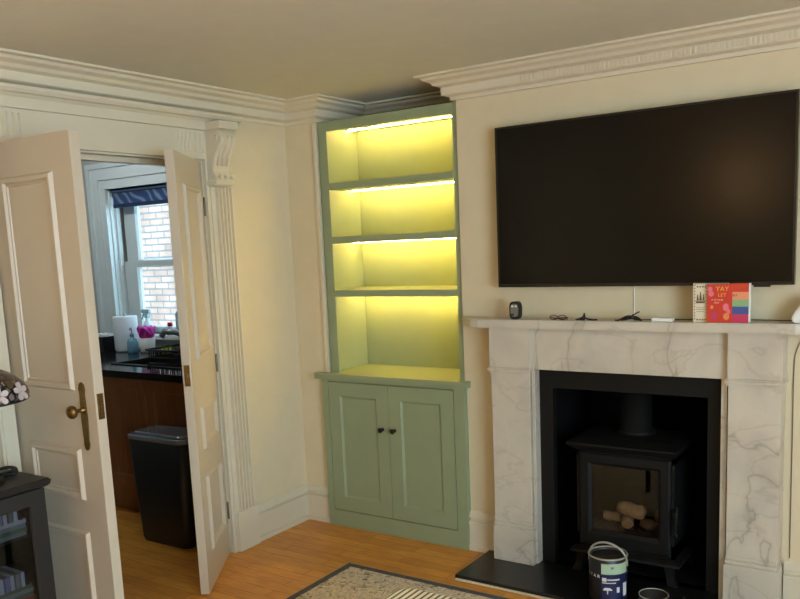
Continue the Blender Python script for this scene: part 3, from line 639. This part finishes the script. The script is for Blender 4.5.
for k in range(41): pass
tube(b, [(TX+(TR+.0005)*math.cos(2*PI*k/40), TY+(TR+.0005)*math.sin(2*PI*k/40), z+TH) for k in range(41)], .004, 8); ob('rim', b, TINW, t)
b = BM(); lathe(b, [(0, 0), (TR-.012, 0), (TR-.01, .002), (0, .002)], (TX, TY, z+TH-.011), 32); ob('paint_inside', b, mat('brown paint', (44, 36, 26), .3), t)
b = BM(); hp = []
for k in range(17):
    a = PI*k/16; hp.append((TX+(TR+.006)*math.cos(a)*.96, TY-.018*math.sin(a), z+TH-.022+.075*math.sin(a)))
hp = [(TX+TR+.004, TY, z+TH-.04)]+hp+[(TX-TR-.004, TY, z+TH-.04)]
tube(b, hp, .0045, 8); ob('handle', b, TINW, t, label='raised grey bail handle')
fa = math.atan2(-TY, -TX)                        # direction that faces the room
b = BM(); band(b, TX, TY, TR+.0015, fa-.35, fa+1.15, z+TH-.062, z+TH-.018); gl = ob('green_label', b, LGREEN, t, label='pale green label')
b = BM(); band(b, TX, TY, TR+.0013, fa-.35, fa+1.15, z+.02, z+TH-.063); ob('navy_label', b, NAVY, t, label='navy lower label')
def on_tin(a, zz, out=.0022): 
    return Matrix.Translation((TX+(TR+out)*math.cos(a), TY+(TR+out)*math.sin(a), zz)) @ Matrix.Rotation(a+PI/2, 4, 'Z') @ Matrix.Rotation(PI/2, 4, 'X')
for i, ch in enumerate('STAR'): text('lettering', ch, .019, LETW, t, on_tin(fa-1.22+i*.24, z+TH-.075+.0*i, .0012), .0006)
text('lettering', 'BF', .013, DKTIN, t, on_tin(fa+.22, z+TH-.034, .003), .0004)
b = BM()
for (a0, a1, z0, z1) in ((fa-.3, fa-.08, .098, .113), (fa-.04, fa+.6, .103, .108), (fa-.3, fa+.4, .09, .0935), (fa-.25, fa+.2, .06, .066), (fa-.18, fa+.12, .066, .071), (fa-.05, fa+.0, .045, .06), (fa+.45, fa+.6, .05, .072), (fa+.85, fa+1.1, .03, .085)):
    band(b, TX, TY, TR+.0032, a0, a1, z+z0, z+z1, 4)
ob('print', b, LETW, t)
t = thing('open_paint_tin', 'low black tin with a thin grey rim, right of the navy tin', 'paint tin', (-.935, 3.15, .02))
b = BM(); lathe(b, [(0, 0), (.056, 0), (.058, .004), (.058, .062), (.054, .062), (.054, .01), (0, .01)], (-.935, 3.15, .0205), 32); ob('tin_body', b, BLACK, t)
b = BM(); tube(b, [(-.935+.057*math.cos(2*PI*k/32), 3.15+.057*math.sin(2*PI*k/32), .0835) for k in range(33)], .0022, 6); ob('rim', b, TINW, t)
b = BM(); tube(b, curve([(-.86, 3.17, .024), (-.845, 3.19, .06), (-.825, 3.18, .085), (-.81, 3.17, .05), (-.80, 3.16, .024)], 6), .003, 6)
tag(ob('wire_loop', b, BLACK), 'thin dark wire loop on the hearth right of the two tins', 'wire')

# ------------------------------------------------------------------ things on the mantel shelf
MZ = 1.1705
t = thing('oval_gadget', 'small upright black oval gadget with grey face, left on the mantel shelf', 'gadget', (-1.6, 3.335, MZ))
def oval(bm, cx, cz, w, h, y0, y1, n=28, p=3.2):
    pts = [(cx+w/2*abs(math.cos(a))**(2/p)*(1 if math.cos(a) > 0 else -1), cz+h/2*abs(math.sin(a))**(2/p)*(1 if math.sin(a) > 0 else -1)) for a in [2*PI*(k+.5)/n for k in range(n)]]
    prism(bm, pts, 'y', y0, y1)
b = BM(); oval(b, -1.608, MZ+.041, .052, .081, 3.322, 3.348); ob('casing', b, BLACK, t)
b = BM(); oval(b, -1.608, MZ+.042, .038, .058, 3.3205, 3.3225); ob('face', b, mat('grey face', (112, 114, 112), .3), t)
b = BM(); bx(b, -1.622, -1.612, 3.3195, 3.3206, MZ+.056, MZ+.064); bx(b, -1.605, -1.596, 3.3195, 3.3206, MZ+.056, MZ+.064); ob('display_marks', b, WHITE, t)
b = BM(); bx(b, -1.624, -1.611, 3.3195, 3.3206, MZ+.018, MZ+.027, .0003); ob('button', b, BLACK, t)
t = thing('spectacles', 'folded spectacles lying on the mantel shelf right of the oval gadget', 'spectacles', (-1.40, 3.335, MZ))
b = BM()
for cx in (-1.425, -1.385): tube(b, [(cx+.017*math.cos(2*PI*k/16), 3.33, MZ+.012+.01*math.sin(2*PI*k/16)) for k in range(17)], .0018, 6)
tube(b, [(-1.409, 3.33, MZ+.014), (-1.405, 3.328, MZ+.016), (-1.401, 3.33, MZ+.014)], .0018, 6); ob('frame', b, BLACK, t)
b = BM(); tube(b, curve([(-1.443, 3.33, MZ+.014), (-1.442, 3.345, MZ+.01), (-1.41, 3.352, MZ+.004), (-1.37, 3.355, MZ+.003)], 5), .002, 6); ob('temple', b, KNOBM, t)
b = BM(); tube(b, curve([(-1.367, 3.33, MZ+.014), (-1.366, 3.345, MZ+.01), (-1.395, 3.358, MZ+.008), (-1.435, 3.36, MZ+.003)], 5), .002, 6); ob('temple', b, KNOBM, t)
b = BM(); tube(b, curve([(-1.325, 3.335, MZ+.003), (-1.305, 3.33, MZ+.006), (-1.29, 3.335, MZ+.02), (-1.287, 3.335, MZ+.03), (-1.283, 3.335, MZ+.012), (-1.26, 3.33, MZ+.004), (-1.23, 3.335, MZ+.004)], 6), .0035, 8)
tube(b, curve([(-1.32, 3.345, MZ+.004), (-1.30, 3.34, MZ+.01), (-1.27, 3.345, MZ+.006), (-1.25, 3.34, MZ+.003)], 5), .003, 6)
bx(b, -1.305, -1.285, 3.325, 3.34, MZ, MZ+.012, .002)
tag(ob('cable_scrap', b, BLACK), 'small dark twist of cable between the spectacles and the wire bundle', 'cable')
b = BM(); random.seed(11)
for k in range(7):
    xa = -1.135+random.uniform(-.01, .02); xb = -1.055+random.uniform(-.02, .02)
    tube(b, curve([(xa, 3.335+random.uniform(-.01, .015), MZ+.004), (xa+.03, 3.33+random.uniform(-.01, .02), MZ+.008+.014*random.random()), (xb-.02, 3.335+random.uniform(-.01, .01), MZ+.006+.012*random.random()), (xb, 3.335+random.uniform(-.01, .015), MZ+.004)], 6), .0028, 6)
tube(b, curve([(-1.10, 3.34, MZ+.01), (-1.08, 3.345, MZ+.025), (-1.055, 3.35, MZ+.038)], 5), .003, 6); tube(b, curve([(-1.135, 3.33, MZ+.003), (-1.155, 3.34, MZ+.003)], 3), .003, 6)
tag(ob('wire_bundle', b, BLACK), 'tangled bundle of dark wires below the white cord on the mantel shelf', 'wires')
b = BM(); tube(b, curve([(-1.108, D-.004, 1.36), (-1.108, D-.004, 1.25), (-1.107, D-.006, 1.19), (-1.10, 3.41, MZ+.004), (-1.09, 3.37, MZ+.004)], 6), .0022, 8)
tag(ob('power_cord', b, WHITE), 'white cord hanging from the television down to the mantel shelf', 'cord')
b = BM(); bx(b, -1.0, -.915, 3.325, 3.36, MZ, MZ+.014, .003); tag(ob('small_box', b, WHITE), 'flat white box between the wire bundle and the cards', 'box')
b = BM(); tube(b, curve([(-1.08, 3.36, MZ+.003), (-1.0, 3.38, MZ+.003), (-.8, 3.41, MZ+.003), (-.6, 3.42, MZ+.003), (-.5, 3.41, MZ+.003), (-.49, 3.42, MZ+.003)], 6), .002, 6)
tag(ob('black_lead', b, BLACK), 'dark lead lying along the back of the mantel shelf behind the cards', 'cord')
# desk calendar, card, striped book
t = thing('desk_calendar', 'cream spiral desk calendar with a sailing ship, leftmost of the upright cards', 'calendar', (-.77, 3.35, MZ))
b = BM(); bx(b, -.84, -.705, 3.344, 3.349, MZ, MZ+.153, .0008); prism(b, [(3.349, MZ+.15), (3.385, MZ), (3.387, MZ), (3.352, MZ+.152)], 'x', -.835, -.71); CR = mat('cream paper', (226, 214, 188), .7); ob('pages', b, CR, t)
b = BM()
for k in range(16):
    x = -.832+k*.008; tube(b, [(x+.0, 3.347+.006*math.cos(a_), MZ+.153+.005*math.sin(a_)) for a_ in [2*PI*q/8 for q in range(9)]], .0013, 5)
ob('spiral_binding', b, mat('binding wire', (60, 56, 54), .4, metal=.5), t)
b = BM(); PT = mat('brown ink', (112, 92, 68), .8); cx = -.811; zb = MZ+.074
prism(b, [(cx-.016, zb), (cx+.014, zb), (cx+.019, zb+.008), (cx-.02, zb+.008)], 'y', 3.3432, 3.3441)
for (dx, h0, h1, w_) in ((-.011, .01, .034, .009), (0, .01, .044, .011), (.011, .01, .036, .008)): prism(b, [(cx+dx-w_/2, zb+h0), (cx+dx+w_/2, zb+h0), (cx+dx+.001, zb+h1), (cx+dx-.002, zb+h1)], 'y', 3.3432, 3.3441)
for zz in (.055, .048, .04): bx(b, cx-.016, cx+.014, 3.3432, 3.3441, MZ+zz, MZ+zz+.0015)
for (x_, z_) in [(-.834, .01+.012*k) for k in range(12)]+[(-.788, .01+.012*k) for k in range(12)]: bx(b, x_-.0015, x_+.0025, 3.3432, 3.3441, MZ+z_, MZ+z_+.005)
for k in range(4): bx(b, -.826+k*.01, -.82+k*.01, 3.3432, 3.3441, MZ+.006, MZ+.012); bx(b, -.826+k*.01, -.82+k*.01, 3.3432, 3.3441, MZ+.136, MZ+.142)
ob('ship_print', b, PT, t, label='ship drawing and ornamental border in brown ink')
t = thing('greeting_card', 'red card with pink and orange balloons, middle of the upright cards', 'card', (-.735, 3.33, MZ))
b = BM(); bx(b, -.783, -.69, 3.329, 3.331, MZ, MZ+.149); prism(b, [(3.331, MZ), (3.34, MZ), (3.342, MZ+.001), (3.3315, MZ+.148)], 'x', -.783, -.781); ob('card_sheet', b, RED, t)
def disc(bm, cx, cz, rx, rz, y):
    prism(bm, [(cx+rx*math.cos(2*PI*k/20), cz+rz*math.sin(2*PI*k/20)) for k in range(20)], 'y', y-.0008, y)
PKM, ORM, MGM = mat('pink print', (232, 120, 140), .6), mat('orange print', (236, 140, 74), .6), mat('magenta print', (196, 60, 110), .6)
for (cx, cz, rx, rz, m_, y) in ((-.772, .13, .009, .01, PKM, 3.3289), (-.768, .112, .010, .011, PKM, 3.3289), (-.713, .06, .011, .015, PKM, 3.3289), (-.703, .043, .007, .011, PKM, 3.3281),
                                (-.711, .024, .011, .014, ORM, 3.3289), (-.765, .06, .006, .007, ORM, 3.3289), (-.757, .028, .012, .014, MGM, 3.3289)):
    b = BM(); disc(b, cx, MZ+cz, rx, rz, y); ob('balloon_print', b, m_, t)
YEL = mat('yellow print', (240, 176, 60), .6)
text('lettering', 'YAY', .026, YEL, t, front(-.727, 3.3286, MZ+.13), .0003); text('lettering', 'LET', .02, YEL, t, front(-.727, 3.3286, MZ+.107), .0003)
text('lettering', 'IT IS YOUR', .009, mat('cream print', (240, 200, 170), .6), t, front(-.745, 3.3286, MZ+.088), .0003); text('lettering', 'DAY', .010, mat('cream print two', (240, 200, 170), .6), t, front(-.747, 3.3286, MZ+.077), .0003)
t = thing('striped_book', 'book with rainbow stripes on its cover, rightmost of the upright cards', 'book', (-.66, 3.33, MZ))
b = BM(); bx(b, -.6965, -.626, 3.3335, 3.35, MZ+.001, MZ+.151); ob('pages', b, WHITE, t)
cols = [((206, 66, 40), .1515, .119), ((232, 150, 110), .119, .09), ((140, 176, 128), .09, .0625), ((66, 88, 150), .0625, .033), ((200, 56, 96), .033, 0)]
for i, (c, za, zb_) in enumerate(cols):
    box('cover_stripe', mat('stripe %s' % 'abcde'[i], c, .5), t, -.6975, -.631, 3.3315, 3.3335, MZ+zb_, MZ+za)
text('lettering', 'HEY', .013, mat('grey print', (96, 70, 64), .6), t, front(-.683, 3.3312, MZ+.105), .0003)
# white object at right edge with its lead
t = thing('rounded_device', 'white rounded device leaning at the right end of the mantel shelf', 'device', (-.43, 3.37, MZ))
b = BM(); prism(b, [(-.478, MZ+.0005), (-.486, MZ+.008), (-.484, MZ+.024), (-.44, MZ+.092), (-.424, MZ+.102), (-.40, MZ+.1), (-.345, MZ+.03), (-.34, MZ+.01), (-.352, MZ+.0005)], 'y', 3.345, 3.395)
bmesh.ops.bevel(b, geom=b.edges[:], offset=.006, segments=2, affect='EDGES', clamp_overlap=True); ob('device_body', b, WHITE, t)
b = BM(); tube(b, curve([(-.44, 3.38, MZ+.045), (-.40, 3.42, MZ+.03), (-.37, 3.44, MZ+.004)], 5), .003, 6); ob('lead', b, BLACK, t)
b = BM(); tube(b, curve([(-.30, D-.004, 1.165), (-.36, D-.004, 1.15), (-.44, D-.004, 1.12), (-.478, D-.004, 1.05), (-.484, D-.004, .95), (-.483, D-.004, .7), (-.482, D-.004, .4), (-.481, D-.004, .215)], 6), .0018, 6)
tag(ob('wall_cable', b, mat('grey cable', (92, 84, 72), .5)), 'thin dark cable running down the wall right of the mantelpiece', 'cable')

# ------------------------------------------------------------------ rug and stool
t = thing('rug', 'faded grey and beige patterned rug with dark border on the wood floor', 'rug', (-1.35, 2.0, 0))
b = BM(); bx(b, -2.325, -.38, .9, 2.955, .001, .0085); ob('pile', b, RUG, t)
b = BM(); loops(b, [(-2.362, -.34, .86, 2.99, .0005), (-2.362, -.34, .86, 2.99, .0075), (-2.32, -.385, .905, 2.95, .0075), (-2.32, -.385, .905, 2.95, .0005)], 'z', False, False); ob('border', b, mat('dark rug border', (86, 82, 84), .95, noise=.3, nscale=60), t)
b = BM(); loops(b, [(-2.368, -.334, .854, 2.996, .0005), (-2.368, -.334, .854, 2.996, .006), (-2.362, -.34, .86, 2.99, .0078), (-2.362, -.34, .86, 2.99, .0005)], 'z', False, False); ob('edge_binding', b, mat('pale binding', (172, 162, 146), .95), t)
t = thing('footstool', 'footstool with cream and dark striped top at the bottom edge', 'footstool', (-1.2, 1.95, 0))
STR = mat('striped fabric', (226, 216, 190), .85)
nt = STR.node_tree; bs = nt.nodes['Principled BSDF']; tc = nt.nodes.new('ShaderNodeTexCoord')
wv = nt.nodes.new('ShaderNodeTexWave'); wv.bands_direction = 'X'; wv.inputs['Scale'].default_value = 15; nt.links.new(mapping(nt, tc.outputs['Object'], (1, 1, 1), (0, 0, .0)), wv.inputs['Vector'])
nt.links.new(ramp(nt, wv.outputs['Fac'], [(.3, (112, 98, 78)), (.45, (236, 228, 204))]), bs.inputs['Base Color'])
b = BM(); rloft(b, [(-1.475, -.95, 1.7, 2.155, .05, .25), (-1.485, -.94, 1.69, 2.165, .05, .27), (-1.485, -.94, 1.69, 2.165, .05, .38), (-1.48, -.945, 1.695, 2.16, .05, .39), (-1.465, -.96, 1.71, 2.145, .045, .396)]); ob('cushion', b, STR, t, label='cream and dark striped cushion')
for x in (-1.43, -.99):
    for y in (1.74, 2.11): b = BM(); lathe(b, [(0, 0), (.014, 0), (.02, .24), (0, .25)], (x, y, .009), 12); ob('leg', b, KNOBM, t)

# ------------------------------------------------------------------ black display cabinet and lamp
t = thing('display_cabinet', 'black glazed cabinet holding discs at the lower left', 'cabinet', (-2.79, 1.2, 0))
KX, KY0, KY1, KZ = -2.6, .85, 1.6, .775
b = BM(); loops(b, [(-2.985, KX+.006, KY0-.01, KY1+.004, KZ-.03), (-2.985, KX+.016, KY0-.02, KY1+.014, KZ-.022), (-2.985, KX+.02, KY0-.024, KY1+.018, KZ-.008), (-2.985, KX+.012, KY0-.016, KY1+.012, KZ)], 'z'); ob('top', b, CABBLK, t)
b = BM(); bx(b, -2.985, KX-.022, KY0, KY0+.018, 0, KZ-.03); bx(b, -2.985, KX-.022, KY1-.018, KY1, 0, KZ-.03); bx(b, -2.985, -2.97, KY0, KY1, 0, KZ-.03); bx(b, -2.985, KX-.022, KY0, KY1, .0, .05)
bx(b, -2.985, KX-.022, KY0, KY1, KZ-.045, KZ-.03); ob('carcass', b, CABBLK, t)
SH = (.335, .14, .585)
for z in SH: box('shelf', CABBLK, t, -2.97, KX-.03, KY0+.018, KY1-.018, z-.012, z)
mid = (KY0+KY1)/2
for y0, y1 in ((KY0, mid-.001), (mid+.001, KY1)):
    b = BM(); ax = 'x'; loops(b, [(y0, y1, .02, KZ-.035, KX-.02), (y0, y1, .02, KZ-.035, KX), (y0+.055, y1-.055, .09, KZ-.085, KX), (y0+.06, y1-.06, .095, KZ-.09, KX-.006), (y0+.06, y1-.06, .095, KZ-.09, KX-.02), (y0, y1, .02, KZ-.035, KX-.02)], 'x', False, False)
    d = ob('cabinet_door', b, CABBLK, t); box('glass_pane', m_glass('cabinet glass', (205, 208, 214), .04), d, KX-.014, KX-.011, y0+.056, y1-.056, .091, KZ-.086)
b = BM(); lathe(b, [(.005, 0), (.005, .012), (.011, .018), (.01, .025), (0, .028)], seg=14, M=Matrix.Translation((KX, mid+.028, .43)) @ Matrix.Rotation(PI/2, 4, 'Y')); ob('knob', b, KNOBM, t)
random.seed(5)
def case_mesh(w_, d_, h_):
    b = BM(); bx(b, 0, d_, 0, w_, 0, h_, .0012); me = bpy.data.meshes.new('disc_case'); b.to_mesh(me); b.free(); return me
pal = [mat('case %s' % n, c, .35) for n, c in (('white', (214, 218, 226)), ('grey', (150, 160, 156)), ('sage', (104, 128, 108)), ('red', (170, 70, 54)), ('lilac', (150, 150, 186)), ('black', (30, 30, 32)))]
rows = [(SH[2]+.0005, 'stand', (0, 0, 4, 5), 'upper shelf'), (SH[1]+.0005, 'stand', (5, 0, 1, 2), 'middle shelf'), (SH[0]+.0005, 'stack', (2, 1, 0, 3, 3, 2), 'lower shelf')]
cn = {0: 'white', 1: 'grey', 2: 'sage green', 3: 'red', 4: 'lilac', 5: 'black'}
k = 0
# uppermost shelf: a lying stack with a row standing on top of it
def place(me, c, loc, rot, lab, grp):
    o = bpy.data.objects.new('disc_case', me.copy() if me.materials else me); o.data = me.copy(); o.data.materials.clear(); o.data.materials.append(pal[c]); C.objects.link(o)
    o.location = loc; o.rotation_euler = rot; o['label'] = lab; o['category'] = 'disc case'; o['group'] = grp
lying = case_mesh(.18, .13, .014); stand = case_mesh(.014, .12, .052); tall = case_mesh(.014, .13, .1)
for zc_, sh in ((SH[2], 'upper'), (SH[0], 'lower')):
    seq = (1, 2, 1, 0) if sh == 'upper' else (3, 3, 2, 1, 2)
    for i, c in enumerate(seq):
        place(lying, c, (-2.76, 1.355+.003*(i % 2), zc_+.0005+i*.0145), (0, 0, 0), '%s disc case lying %s in the %s stack of the black cabinet' % (cn[c], ['bottommost', 'second from bottom', 'third from bottom', 'fourth from bottom', 'topmost'][i], sh), 'disc cases lying in the cabinet')
    for i in range(9):
        c = (0, 4, 0, 0, 4, 0, 1, 0, 5)[i]
        place(stand, c, (-2.745, 1.358+i*.0192, zc_+.001+len(seq)*.0145), (0, 0, 0), 'small case standing on the %s stack inside the black cabinet' % sh, 'small cases standing on the %s stack' % sh)

LX, LY = -2.735, 1.44
t = thing('table_lamp', 'stained glass table lamp with a flowered shade on the black cabinet', 'lamp', (LX, LY, KZ))
b = BM(); lathe(b, [(0, .0005), (.085, .0005), (.09, .008), (.07, .02), (.03, .032), (.018, .05), (.022, .08), (.014, .12), (.011, .26), (.014, .34), (0, .345)], (LX, LY, KZ), 28); ob('base', b, mat('dark bronze lamp', (30, 26, 24), .4, metal=.4, bump=.3), t)
b = BM(); zs = KZ+.29; prof = [(.19, 0), (.196, .012), (.192, .03), (.178, .052), (.155, .075), (.12, .095), (.08, .11), (.03, .12), (.0, .121)]
lathe(b, prof, (LX, LY, zs), 40)
bmesh.ops.solidify(b, geom=b.faces[:], thickness=.003); sh = ob('lamp_shade', b, STAINED, t)
PET = mat('white pink glass', (196, 186, 186), .2); VIO = mat('dark pink glass', (110, 60, 84), .2)
fdir = math.atan2(-LY, -LX)
def petal(bm, a, zz, rot, ln, wd):
    r = .1965; p0 = Vector((LX+r*math.cos(a), LY+r*math.sin(a), zs+zz)); tn = Vector((-math.sin(a), math.cos(a), 0)); up = Vector((-math.cos(a)*.35, -math.sin(a)*.35, 1)).normalized()
    nrm = tn.cross(up); nrm = -nrm if nrm.dot(Vector((math.cos(a), math.sin(a), 0))) < 0 else nrm
    d = tn*math.cos(rot)+up*math.sin(rot); s = tn*-math.sin(rot)+up*math.cos(rot); c0 = p0+d*(ln*.62)
    vs = [bm.verts.new(c0+d*ln*.5*math.cos(q)+s*wd*.5*math.sin(q)*(1+.25*math.cos(q))+nrm*.002) for q in [2*PI*i/14 for i in range(14)]]
    v2 = [bm.verts.new(v.co-nrm*.006) for v in vs]; bm.faces.new(vs); bm.faces.new(v2[::-1])
    for i in range(14): bm.faces.new((vs[i], vs[(i+1) % 14], v2[(i+1) % 14], v2[i]))
for a in (fdir-.35, fdir+.5, fdir+.98, fdir-1.2, fdir+2.2, fdir-2.1):
    b = BM()
    for q in range(5): petal(b, a, .032, q*2*PI/5+.3, .03, .019)
    bmesh.ops.recalc_face_normals(b, faces=b.faces[:]); ob('flower_petals', b, PET, sh, label='white and pink glass petals')
b = BM(); tube(b, [(LX+.191*math.cos(2*PI*k/48), LY+.191*math.sin(2*PI*k/48), zs-.001) for k in range(49)], .004, 6); ob('rim', b, BLACK, sh)
b = BM(); tube(b, curve([(-2.740, 1.545, KZ+.0065), (-2.710, 1.565, KZ+.012), (-2.750, 1.59, KZ+.02), (-2.800, 1.585, KZ+.018), (-2.830, 1.565, KZ+.0065), (-2.770, 1.55, KZ+.008), (-2.720, 1.565, KZ+.022), (-2.770, 1.595, KZ+.012)], 6), .006, 8)
tag(ob('coiled_lead', b, BLACK), 'coiled black lead on top of the black cabinet', 'cable')

# ------------------------------------------------------------------ light
def area(name, loc, rot, sx, sy, power, col, portal=False):
    l = bpy.data.lights.new(name, 'AREA'); l.shape = 'RECTANGLE'; l.size = sx; l.size_y = sy; l.energy = power; l.color = col
    if portal: l.cycles.is_portal = True
    o = bpy.data.objects.new(name, l); C.objects.link(o); o.location = loc; o.rotation_euler = rot; return o
area('window_daylight', (1.99, 0, 1.35), (0, PI/2, 0), 1.4, 2.5, 64, (.84, .93, 1))
area('kitchen_window_portal', ((WX0+WX1)/2, 3.97, 1.49), (-PI/2, 0, 0), 1.05, 1.0, 1, (1, 1, 1), True)
def bulb(name, loc, r, power, col):
    l = bpy.data.lights.new(name, 'POINT'); l.energy = power; l.color = col; l.shadow_soft_size = r
    o = bpy.data.objects.new(name, l); C.objects.link(o); o.location = loc
area('kitchen_fill_light', (-4.5, 2.7, 2.4), (math.radians(55), 0, 0), .3, .2, 8, (.86, .96, 1))  # unseen fill lamp, added to brighten the window wall and worktop
bulb('room_lamp', (-1.36, -.1, 1.9), .07, 14, (1, .54, .22))
l = bpy.data.lights.new('sun', 'SUN'); l.energy = 5.0; l.angle = .1; l.color = (1, .96, .92)
o = bpy.data.objects.new('sun', l); C.objects.link(o); o.rotation_euler = (math.radians(48), 0, math.radians(-12))
w = bpy.data.worlds.new('sky'); bpy.context.scene.world = w; w.use_nodes = True
bg = w.node_tree.nodes['Background']; bg.inputs['Color'].default_value = (.55, .82, 1, 1); bg.inputs['Strength'].default_value = 11

# ------------------------------------------------------------------ camera
cam = bpy.data.cameras.new('camera'); co = bpy.data.objects.new('camera', cam); C.objects.link(co); bpy.context.scene.camera = co
f, yaw, pitch, roll, h, cx, cy = 819.3678, -.5948, -.1486, -.0446, 1.5261, -1.7944, 67.7041
fw = Vector((math.sin(yaw)*math.cos(pitch), math.cos(yaw)*math.cos(pitch), math.sin(pitch)))
r0 = Vector((math.cos(yaw), -math.sin(yaw), 0)); u0 = r0.cross(fw)
r = r0*math.cos(roll)+u0*math.sin(roll); u = -r0*math.sin(roll)+u0*math.cos(roll)
M = Matrix((r, u, -fw)).transposed().to_4x4(); M.translation = (0, 0, h); co.matrix_world = M
cam.sensor_width = 36; cam.lens = f/800*36; cam.shift_x = -cx/800; cam.shift_y = cy/800; cam.clip_start = .05
vs = bpy.context.scene.view_settings; vs.view_transform = 'Standard'; vs.look = 'None'; vs.gamma = 1; vs.exposure = -.1; vs.use_curve_mapping = False
